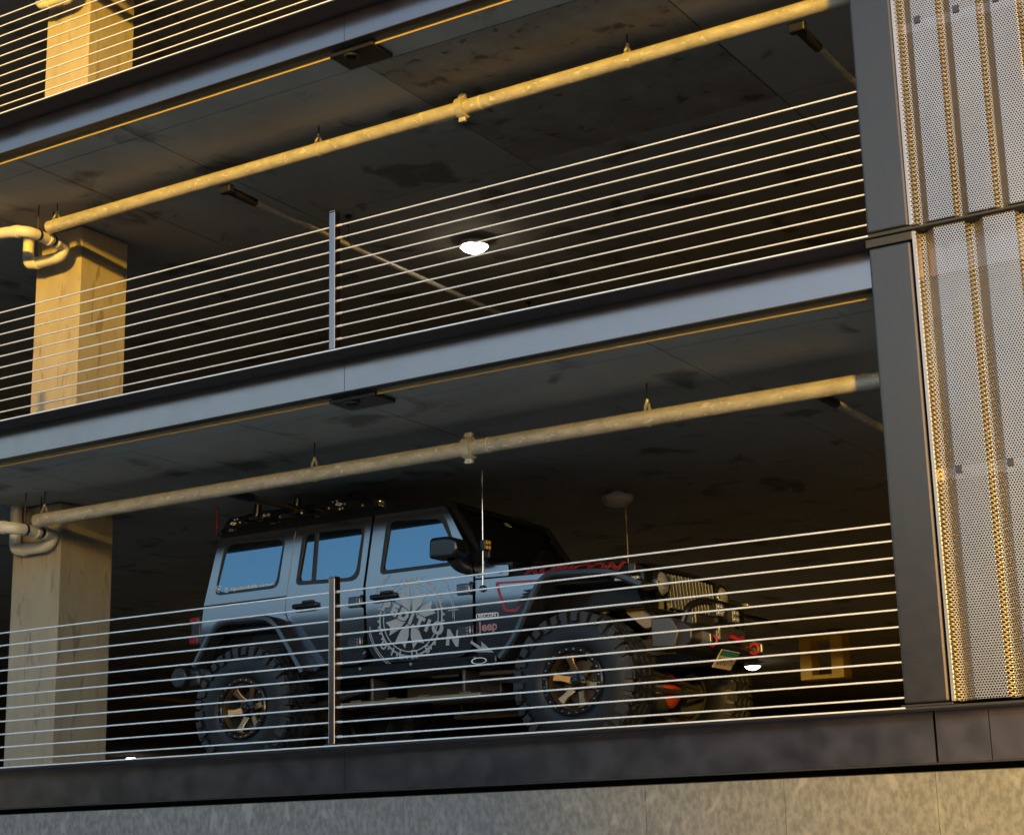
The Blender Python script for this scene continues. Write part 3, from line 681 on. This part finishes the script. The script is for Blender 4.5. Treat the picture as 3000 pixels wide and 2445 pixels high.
for y in (2.36, 3.28):
    MB().tube([(.72, y, .44), (-.25, y, .60)], .025, 10).build('control_arm', 'axle', CAR)
    MB().tube([(-2.24, y, .44), (-1.45, y, .60)], .025, 10).build('control_arm', 'axle', CAR)
    MB().box(-2.95, 1.30, y - .04, y + .04, .66, .78).build('frame_rail', 'axle', CAR, smooth=0, bevel=.01)
MB().box(-1.2, -.3, 2.55, 3.1, .50, .64).build('skid_plate', 'axle', CAR, smooth=0, bevel=.02)

# ---- wheel: one carcass with tread, rim and beadlock ring, copied four times
def big(r): return r if r < .246 else .245 + (r - .245) * 1.1
def make_wheel():
    R, half = .490, .16
    c = (0, 0, 0)
    prof = [(.225, -half + .03), (.245, -half + .004), (.30, -half - .008), (.36, -half - .004), (.41, -half + .012), (.443, -half + .03), (.452, 0), (.443, half - .03), (.41, half - .012), (.36, half + .004), (.30, half + .008), (.245, half - .004), (.225, half - .03)]
    prof = [(big(r), h) for r, h in prof]
    wobj = MB().lathe(prof, c, 'y', 72).build('wheel', 'rubber', None, (0, 0, 0), smooth=50)
    t = MB(); N = 34
    def block(a0, a1, y0, y1, r0, r1, sk=0.0):
        V = []
        for r in (r0, r1):
            sh = .0 if r == r0 else .004
            r = r if r >= R - .02 else big(r)
            for (a, y) in ((a0, y0), (a1, y0), (a1, y1), (a0, y1)):
                aa = a + sk * (y - (y0 + y1) / 2) + (sh if a == a0 else -sh) / r
                yy = y + (sh if y == y0 else -sh)
                V.append((r * math.cos(aa), yy, r * math.sin(aa)))
        t.add(V, [(0, 1, 2, 3), (4, 7, 6, 5), (0, 4, 5, 1), (1, 5, 6, 2), (2, 6, 7, 3), (3, 7, 4, 0)])
    st = 2 * math.pi / N
    for k in range(N):
        a = k * st
        j = lambda: random.uniform(-.006, .006)
        for s in (-1, 1):
            of = 0 if s < 0 else st * .5
            long_ = (k % 2 == 0)
            o0, o1 = (-half - .002, -.088) if s < 0 else (.088, half + .002)
            block(a + of + st * .05 + j(), a + of + st * .86 + j(), o0 + (0 if long_ else .014 * (1 if s < 0 else 0)), o1 - (0 if long_ or s < 0 else .014), .425, R, sk=.25 * s)
            c0, c1 = (-.080, -.006) if s < 0 else (.006, .080)
            block(a + of + st * .22 + j(), a + of + st * .96, c0, c1, .43, R, sk=1.5 * s)
            block(a + of + st * 1.05, a + of + st * 1.24, c0 + .012 * (s < 0), c1 - .012 * (s > 0), .43, R - .002, sk=-1.9 * s)
            # side biters on the shoulder
            y0, y1 = (-half - .012, -half + .02) if s < 0 else (half - .02, half + .012)
            block(a + of + st * .10, a + of + st * .74, y0, y1, .385 if long_ else .405, R - .012)
    td = t.build('tread', 'tread', wobj, smooth=0); td['kind'] = 'stuff'
    # rim barrel and face (outer face towards -y)
    MB().lathe([(.245, -half + .012), (.222, -half + .005), (.213, -half + .02), (.205, -.05), (.19, .02), (.20, .12), (.225, half - .03)], c, 'y', 48).build('rim_barrel', 'axle', wobj, smooth=40)
    MB().lathe([(.200, -half + .016), (.196, -half + .004), (.186, -half + .03), (.184, -half + .055), (.198, -half + .06)], c, 'y', 48, True).build('rim_lip', 'bronze', wobj, smooth=40)
    sp = MB()
    for k in range(6):
        a = rad(60 * k)
        ca, sa = math.cos(a), math.sin(a)
        pts = [(.055, -.030), (.055, .030), (.13, .024), (.195, .036), (.195, -.036), (.13, -.024)]
        V = []
        for d in (0, .035):
            for (r, q) in pts:
                dep = -.070 - .045 * min(1, (r - .055) / .12) + d
                V.append((r * ca - q * sa, dep, r * sa + q * ca))
        sp.add(V, [(0, 1, 2, 3, 4, 5), (11, 10, 9, 8, 7, 6)] + [(i, i + 6, (i + 1) % 6 + 6, (i + 1) % 6) for i in range(6)])
    sp.build('spokes', 'bronze', wobj, smooth=25, bevel=.007)
    MB().lathe([(0, -.012), (.15, -.012), (.16, .0), (.15, .02)], c, 'y', 32).build('brake_disc', 'axle', wobj)
    hub = MB().lathe([(0, -.125), (.026, -.123), (.034, -.115), (.036, -.095), (.062, -.088), (.070, -.075), (.070, -.05), (0, -.05)], c, 'y', 28).build('hub_cap', 'gloss_black', wobj, smooth=40)
    ring = MB().lathe([(.200, -half + .018), (.202, -half - .004), (.210, -half - .012), (.236, -half - .012), (.246, -half - .004), (.247, -half + .018)], c, 'y', 56, True).build('beadlock_ring', 'gloss_black', wobj, smooth=30)
    bo = MB()
    for k in range(24):
        a = rad(15 * k + 7)
        bo.lathe([(0, -.006), (.0055, -.006), (.0065, 0)], (.223 * math.cos(a), -half - .012, .223 * math.sin(a)), 'y', 8)
    b = bo.build('ring_bolts', 'chrome', wobj, smooth=30); b['kind'] = 'stuff'
    for k in range(5):
        a = rad(72 * k + 20); MB().lathe([(0, -.10), (.009, -.10), (.011, -.07)], (.05 * math.cos(a), 0, .05 * math.sin(a)), 'y', 6).build('lug_nut', 'gloss_black', wobj)
    return wobj
WH = make_wheel()
CO = world_loc(CAR)
for i, (x, y, rz, ry) in enumerate(((.735, 1.99, 0, 14), (-2.277, 1.99, 0, -9), (.735, 2 * CL - 1.99, 180, 5), (-2.277, 2 * CL - 1.99, 180, 31))):
    o = WH if i == 0 else copy_tree(WH)
    o.parent = CAR; o.location = Vector((x, y, .490 - .014)) - CO
    o.rotation_euler = (0, rad(ry), rad(rz))

# ---- roof rack
rk_pts = rounded([(-2.86, 2.0), (-2.765, 2.110), (-2.60, 2.112), (-2.55, 2.122), (-1.70, 2.128), (-1.55, 2.122), (-1.40, 2.080), (-1.275, 2.012), (-1.28, 1.985), (-2.82, 1.985)], [.01, .02, .01, .01, .02, .08, .05, .01, 0, .01])
slots = [rounded([(x - .10, 2.045), (x + .10, 2.045), (x + .085, 2.078), (x - .10, 2.078)], .014) for x in (-2.50, -2.13, -1.83)]
rk = panel('roof_rack', rk_pts, 'gloss_black', CAR, holes=slots, fy=lambda x, z: 2.20, thick=.006, bevel=0)
panel('rack_side', rk_pts, 'gloss_black', rk, holes=slots, fy=lambda x, z: 2.20, thick=.006, bevel=0, side=-1)
for x in (-2.66, -2.42, -2.12, -1.82, -1.60):
    MB().box(x - .03, x + .03, 2.207, 2 * CL - 2.207, 2.085, 2.105).build('crossbar', 'gloss_black', rk, smooth=0, bevel=.006)
for x in (-2.71, -2.255, -1.79):
    f_ = MB().prism([(x - .075, 1.935), (x + .045, 1.935), (x + .06, 2.02), (x - .06, 2.02)], 2.170, 2.198).build('rack_foot', 'gloss_black', rk, smooth=0, bevel=.004)
    MB().box(x - .055, x + .03, 2.150, 2.168, 1.942, 1.965).build('foot_clamp', 'grey_metal', f_, smooth=0, bevel=.003)
    dm = [(-.032, 0), (-.012, .014), (.032, .003), (.012, -.012)]
    MB().add([(x + p[0], 2.168, 1.997 + p[1]) for p in dm] , [(0, 1, 2, 3)]).build('diamond_badge', 'white', f_, smooth=0)
    MB().add([(x + p[0] * .6, 2.1665, 1.997 + p[1] * .6) for p in dm], [(0, 1, 2, 3)]).build('badge_core', 'pink', f_, smooth=0)
for x, z in ((-2.715, 2.058), (-1.60, 2.085)):
    MB().add([(x + p[0] * 1.25, 2.198, z + p[1] * 1.25) for p in dm], [(0, 1, 2, 3)]).build('diamond_badge', 'white', rk, smooth=0)
    MB().add([(x + p[0] * .55, 2.1965, z + p[1] * .55) for p in dm], [(0, 1, 2, 3)]).build('badge_core', 'decal_dark', rk, smooth=0)
for x, z in ((-2.70, 2.092), (-2.67, 2.094), (-2.64, 2.062), (-2.78, 2.012), (-2.75, 2.014), (-2.21, 2.058), (-1.98, 2.06), (-1.66, 2.112), (-1.62, 2.113), (-1.54, 2.08), (-1.59, 2.045), (-1.56, 2.048), (-1.70, 2.065), (-1.36, 2.045)):
    MB().lathe([(0, -.005), (.0075, -.005), (.009, 0)], (x, 2.1995, z), 'y', 8).build('rack_bolt', 'white', rk)
for x in (-2.45, -2.03):
    p = MB().tube([(x, 2.19, 2.06), (x + .015, 2.185, 2.19)], .036, 18, rs=[.036, .030]).build('rack_clamp', 'gloss_black', rk, bevel=.006)
    MB().box(x - .05, x + .03, 2.150, 2.19, 2.055, 2.085).build('clamp_base', 'trim', p, smooth=0, bevel=.006)
def side_pod(x, z, nm):
    p = MB().box(x - .045, x + .045, 2.16, 2.20, z - .022, z + .022).build(nm, 'trim', rk, smooth=0, bevel=.006)
    for d in (-.022, .022): MB().lathe([(0, -.008), (.012, -.007), (.018, 0)], (x + d, 2.1595, z), 'y', 12).build('lamp_cell', 'lens', p)
side_pod(-2.325, 2.078, 'rack_light')
pod(-1.20, 2.24, 2.045, rk, 'lens', .035, 'rack_light')
MB().tube([(-1.3, 2.25, 2.01), (-1.25, 2.25, 2.02)], .012, 8).build('light_arm', 'trim', rk)
# antennas
a1 = MB().tube([(-.125, 2.035, 1.235), (-.121, 2.04, 1.5), (-.118, 2.046, 2.137)], .004, 8).build('antenna', 'chrome', CAR)
MB().lathe([(0, -.03), (.022, -.026), (.030, 0)], (-.126, 2.045, 1.235), 'y', 16).build('antenna_base', 'trim', a1)
a2 = MB().tube([(.337, 3.50, 1.30), (.335, 3.50, 1.66), (.331, 3.50, 2.069)], .0045, 8, rs=[.005, .005, .002]).build('antenna', 'grey_metal', CAR)
a3 = MB().tube([(-2.893, 2.2, 1.98), (-2.896, 2.2, 2.228)], .009, 10).build('flag_whip', 'red', CAR)
MB().tube([(-2.896, 2.2, 2.228), (-2.897, 2.2, 2.285)], .007, 8, rs=[.008, .003]).build('whip_tip', 'chrome', a3)
MB().tube([(-2.893, 2.2, 1.985), (-2.76, 2.22, 1.955)], .008, 8).build('whip_bracket', 'trim', a3)
# cowl lamp with amber lens
cp = MB().box(-.135, -.085, 2.02, 2.10, 1.52, 1.60).build('cowl_lamp', 'trim', CAR, smooth=0, bevel=.01)
for dz in (-.02, .02):
    for dy in (-.018, .018): MB().lathe([(.017, 0), (.012, .006), (0, .009)], (-.084, 2.06 + dy, 1.56 + dz), 'x', 12).build('lamp_cell', 'amber', cp)
MB().box(-.13, -.07, 2.05, 2.09, 1.46, 1.52).build('lamp_bracket', 'trim', cp, smooth=0, bevel=.008)
for nm, q in (('windscreen_sticker', [(-.439, 2.837, 1.885), (-.418, 2.853, 1.852), (-.422, 2.948, 1.859), (-.443, 2.901, 1.891)]), ('windscreen_sticker', [(-.405, 3.515, 1.838), (-.381, 3.50, 1.80), (-.383, 3.53, 1.803), (-.407, 3.53, 1.842)])):
    MB().add([(p[0] + .006, p[1], p[2] + .004) for p in q], [(0, 1, 2, 3)]).build(nm, 'sticker', CAR, smooth=0)
# wipers and dashboard glints
for y in (2.5, 2.95):
    MB().tube([(-.10, y, 1.43), (-.20, y + .35, 1.52)], .008, 6).build('wiper', 'trim', CAR)

# ---- lettering and emblems
hs = [o for o in CAR.children if o.name.startswith('hood_side')][0]
fsd = [o for o in CAR.children if o.name.startswith('fender_side')][0]
fdr = [o for o in CAR.children if o.name.startswith('front_door')][0]
qsd = [o for o in CAR.children if o.name.startswith('hardtop_side')][0]
hang = math.atan2(1.292 - 1.334, .80)
tv, tf = text_poly('RUBICON', .088, .25, .0042); decal('hood_lettering', tv, tf, (.60, 1.318), hang, 'pink', hs, .004, sx=1.95, fy=fender_y)
tv, tf = text_poly('RUBICON', .088, .25, -.0010); decal('hood_lettering_core', tv, tf, (.60, 1.318), hang, 'decal_dark', hs, .0055, sx=1.95, fy=fender_y)
tv, tf = text_poly('Jeep', .096, 0, .003); decal('badge_lettering', tv, tf, (-.088, .948), 0, 'badge_pink', fsd, .006)
dp = panel('badge_plate', rounded([(-.19, 1.012), (.005, 1.008), (.005, 1.046), (-.19, 1.050)], .012), 'white', fsd, off=.005, thick=.004, bevel=0)
panel('badge_field', rounded([(-.184, 1.017), (-.001, 1.013), (-.001, 1.041), (-.184, 1.045)], .008), 'decal_dark', fsd, off=.0062, thick=.001, bevel=0)
tv, tf = text_poly('RECON', .034, 0, .0006); decal('badge_lettering', tv, tf, (-.092, 1.029), -.02, 'white', fsd, .0078, sx=1.35)
rv, rf = ring2(.036, .043, n=32); decal('oval_badge', rv, rf, (-.165, .70), 0, 'white', fsd, .036, sx=1.6, sy=.55)
# red outlined patch with vent
outl = [(-.02, 1.272), (.40, 1.252), (.385, 1.225), (.16, 1.035), (.06, 1.045), (.035, 1.10)]
inn = [(.005, 1.256), (.372, 1.240), (.36, 1.222), (.155, 1.055), (.075, 1.063), (.055, 1.105)]
panel('red_outline', rounded(outl, .02), 'pink', fsd, holes=[rounded(inn, .02)], off=.003, thick=.002, bevel=0)
vn = panel('fender_vent', rounded([(.165, 1.10), (.285, 1.185), (.345, 1.205), (.30, 1.13), (.21, 1.05)], .015), 'trim', fsd, off=.008, thick=.008, bevel=.003)
for k in range(4):
    z = 1.105 + k * .024; MB().box(.20 + k * .012, .275 + k * .012, ys(z) - .013, ys(z) - .009, z, z + .010).build('vent_slat', 'gloss_black', vn, smooth=0)
for x in (-.165, .03): MB().lathe([(0, -.006), (.010, -.005), (.013, 0)], (x, ys(1.345) - .0005, 1.342), 'y', 10).build('cowl_bolt', 'trim', fsd)
# quarter window stickers
qw = [o for o in qsd.children if o.name.startswith('quarter_window')][0]
gl = -.003
tv, tf = text_poly('expeditionbuilds', .044, 0, .0004); decal('window_lettering', tv, tf, (-2.462, 1.4765), .0, 'white', qsd, gl)
sq = rounded([(-.020, -.020), (.020, -.020), (.020, .020), (-.020, .020)], .010); sq2 = [(x * .80, z * .80) for x, z in sq]
n_ = len(sq); decal('camera_icon', sq + sq2, [(i, (i + 1) % n_, n_ + (i + 1) % n_, n_ + i) for i in range(n_)], (-2.648, 1.474), 0, 'white', qsd, gl)
rv, rf = ring2(.007, .0105, n=20); decal('camera_icon_lens', rv, rf, (-2.648, 1.474), 0, 'white', qsd, gl)
tv, tf = text_poly('DIODE DYNAMICS', .020, 0, .0004); decal('window_lettering', tv, tf, (-2.225, 1.473), .0, 'white', qsd, gl)
shp = [(-.024, .024), (.0, .030), (.024, .024), (.022, -.008), (0, -.034), (-.022, -.008)]; shq = [(x * .82, z * .82) for x, z in shp]
decal('shield_icon', shp + shq, [(i, (i + 1) % 6, 6 + (i + 1) % 6, 6 + i) for i in range(6)], (-2.735, 1.492), 0, 'white', qsd, gl)
decal('shield_mark', [(-.016, .014), (0, .006), (.016, .014), (.004, -.004), (0, -.020), (-.004, -.004)], [(0, 1, 5), (1, 2, 3), (1, 3, 4, 5)], (-2.735, 1.492), 0, 'white', qsd, gl)
# the big round emblem across the front door
E0 = (-.785, 1.075)
V = []; F = []
def put(P):
    o = len(V); V.extend(P[0]); F.extend([tuple(i + o for i in f) for f in P[1]])
put(ring2(.262, .274)); put(ring2(.232, .240))
for k in range(40):
    a = rad(9 * k); c, s = math.cos(a), math.sin(a); h = .009
    put(([(.274 * c - h * s, .274 * s + h * c), (.274 * c + h * s, .274 * s - h * c), (.290 * c + h * .7 * s, .290 * s - h * .7 * c), (.290 * c - h * .7 * s, .290 * s + h * .7 * c)], [(0, 1, 2, 3)]))
for k in range(8):                         # broad petals of the compass rose
    if k in (0, 4): continue
    a = rad(45 * k - 28); c, s = math.cos(a), math.sin(a)
    P = [(.05, -.010), (.12, -.040), (.212, -.050), (.185, 0), (.212, .050), (.12, .040), (.05, .010)]
    put(([(x * c - y * s, x * s + y * c) for x, y in P], [(0, 1, 2, 3), (0, 3, 6), (3, 4, 5, 6)]))
decal('door_emblem', V, F, E0, 0, 'decal', fdr, .0062, sx=1.08, sy=1.08)
V = []; F = []
put(ring2(.385, .392, 185, 300)); put(ring2(.400, .406, 190, 305)); put(ring2(.385, .392, -5, 35)); put(ring2(.400, .406, -8, 40)); put(ring2(.385, .392, 120, 160)); put(ring2(.400, .406, 120, 155))
put(([(.345, .02), (.440, .02), (.440, .028), (.345, .028)], [(0, 1, 2, 3)]))
V = [(x, max(z, -.33) if z < -.33 else z) for x, z in V]
decal('door_emblem_ring', [(x, z) for x, z in V], F, E0, 0, 'decal', fdr, .0060)
ang = rad(-28)
word = 'PEDITION'; pos = [(-1.015, 1.185), (-.935, 1.145), (-.850, 1.100), (-.780, 1.065), (-.705, 1.03), (-.630, 1.0), (-.540, .972), (-.405, .885)]
for ch, p in zip(word, pos):
    sz = .155 if ch == 'N' else (.125 if ch == 'O' else .118)
    tv, tf = text_poly(ch, sz, 0, .008); decal('emblem_letter', tv, tf, p, ang if ch != 'N' else rad(-10), 'decal', fdr, .0078)
    if ch not in 'ON':
        tv, tf = text_poly(ch, sz, 0, .015); decal('emblem_letter_edge', tv, tf, p, ang, 'decal_dark', fdr, .0070)
for ch, p, an in (('U', (-1.045, .885), -40), ('I', (-.965, .830), -25), ('L', (-.885, .800), -10), ('D', (-.760, .797), 5), ('S', (-.640, .825), 18)):
    tv, tf = text_poly(ch, .085, 0, .003); decal('emblem_letter', tv, tf, p, rad(an), 'decal', fdr, .0075)
sp_ = star2(5, .009, .022); decal('emblem_star', sp_ + [(0, 0)], [(i, (i + 1) % 10, 10) for i in range(10)], (-.572, .868), 0, 'decal', fdr, .0075)
decal('emblem_arrow', [(-.09, .055), (.0, .0), (-.005, .045), (.10, -.045), (-.07, -.030), (-.022, -.016), (-.10, .040)], [(0, 1, 5, 6), (1, 2, 3), (1, 3, 4, 5)], (-.150, .800), 0, 'decal', fsd, .006)

# small tan wheel chock on the deck edge
ch_ = tag(MB().prism([(1.37, -.013), (1.46, -.013), (1.455, .022), (1.40, .028)], 1.10, 1.18).build('wood_block', 'tan_strip', None, (1.41, 1.14, -.013), smooth=0, bevel=.004), 'small tan wood block on the deck, right of the front tyre', 'block')
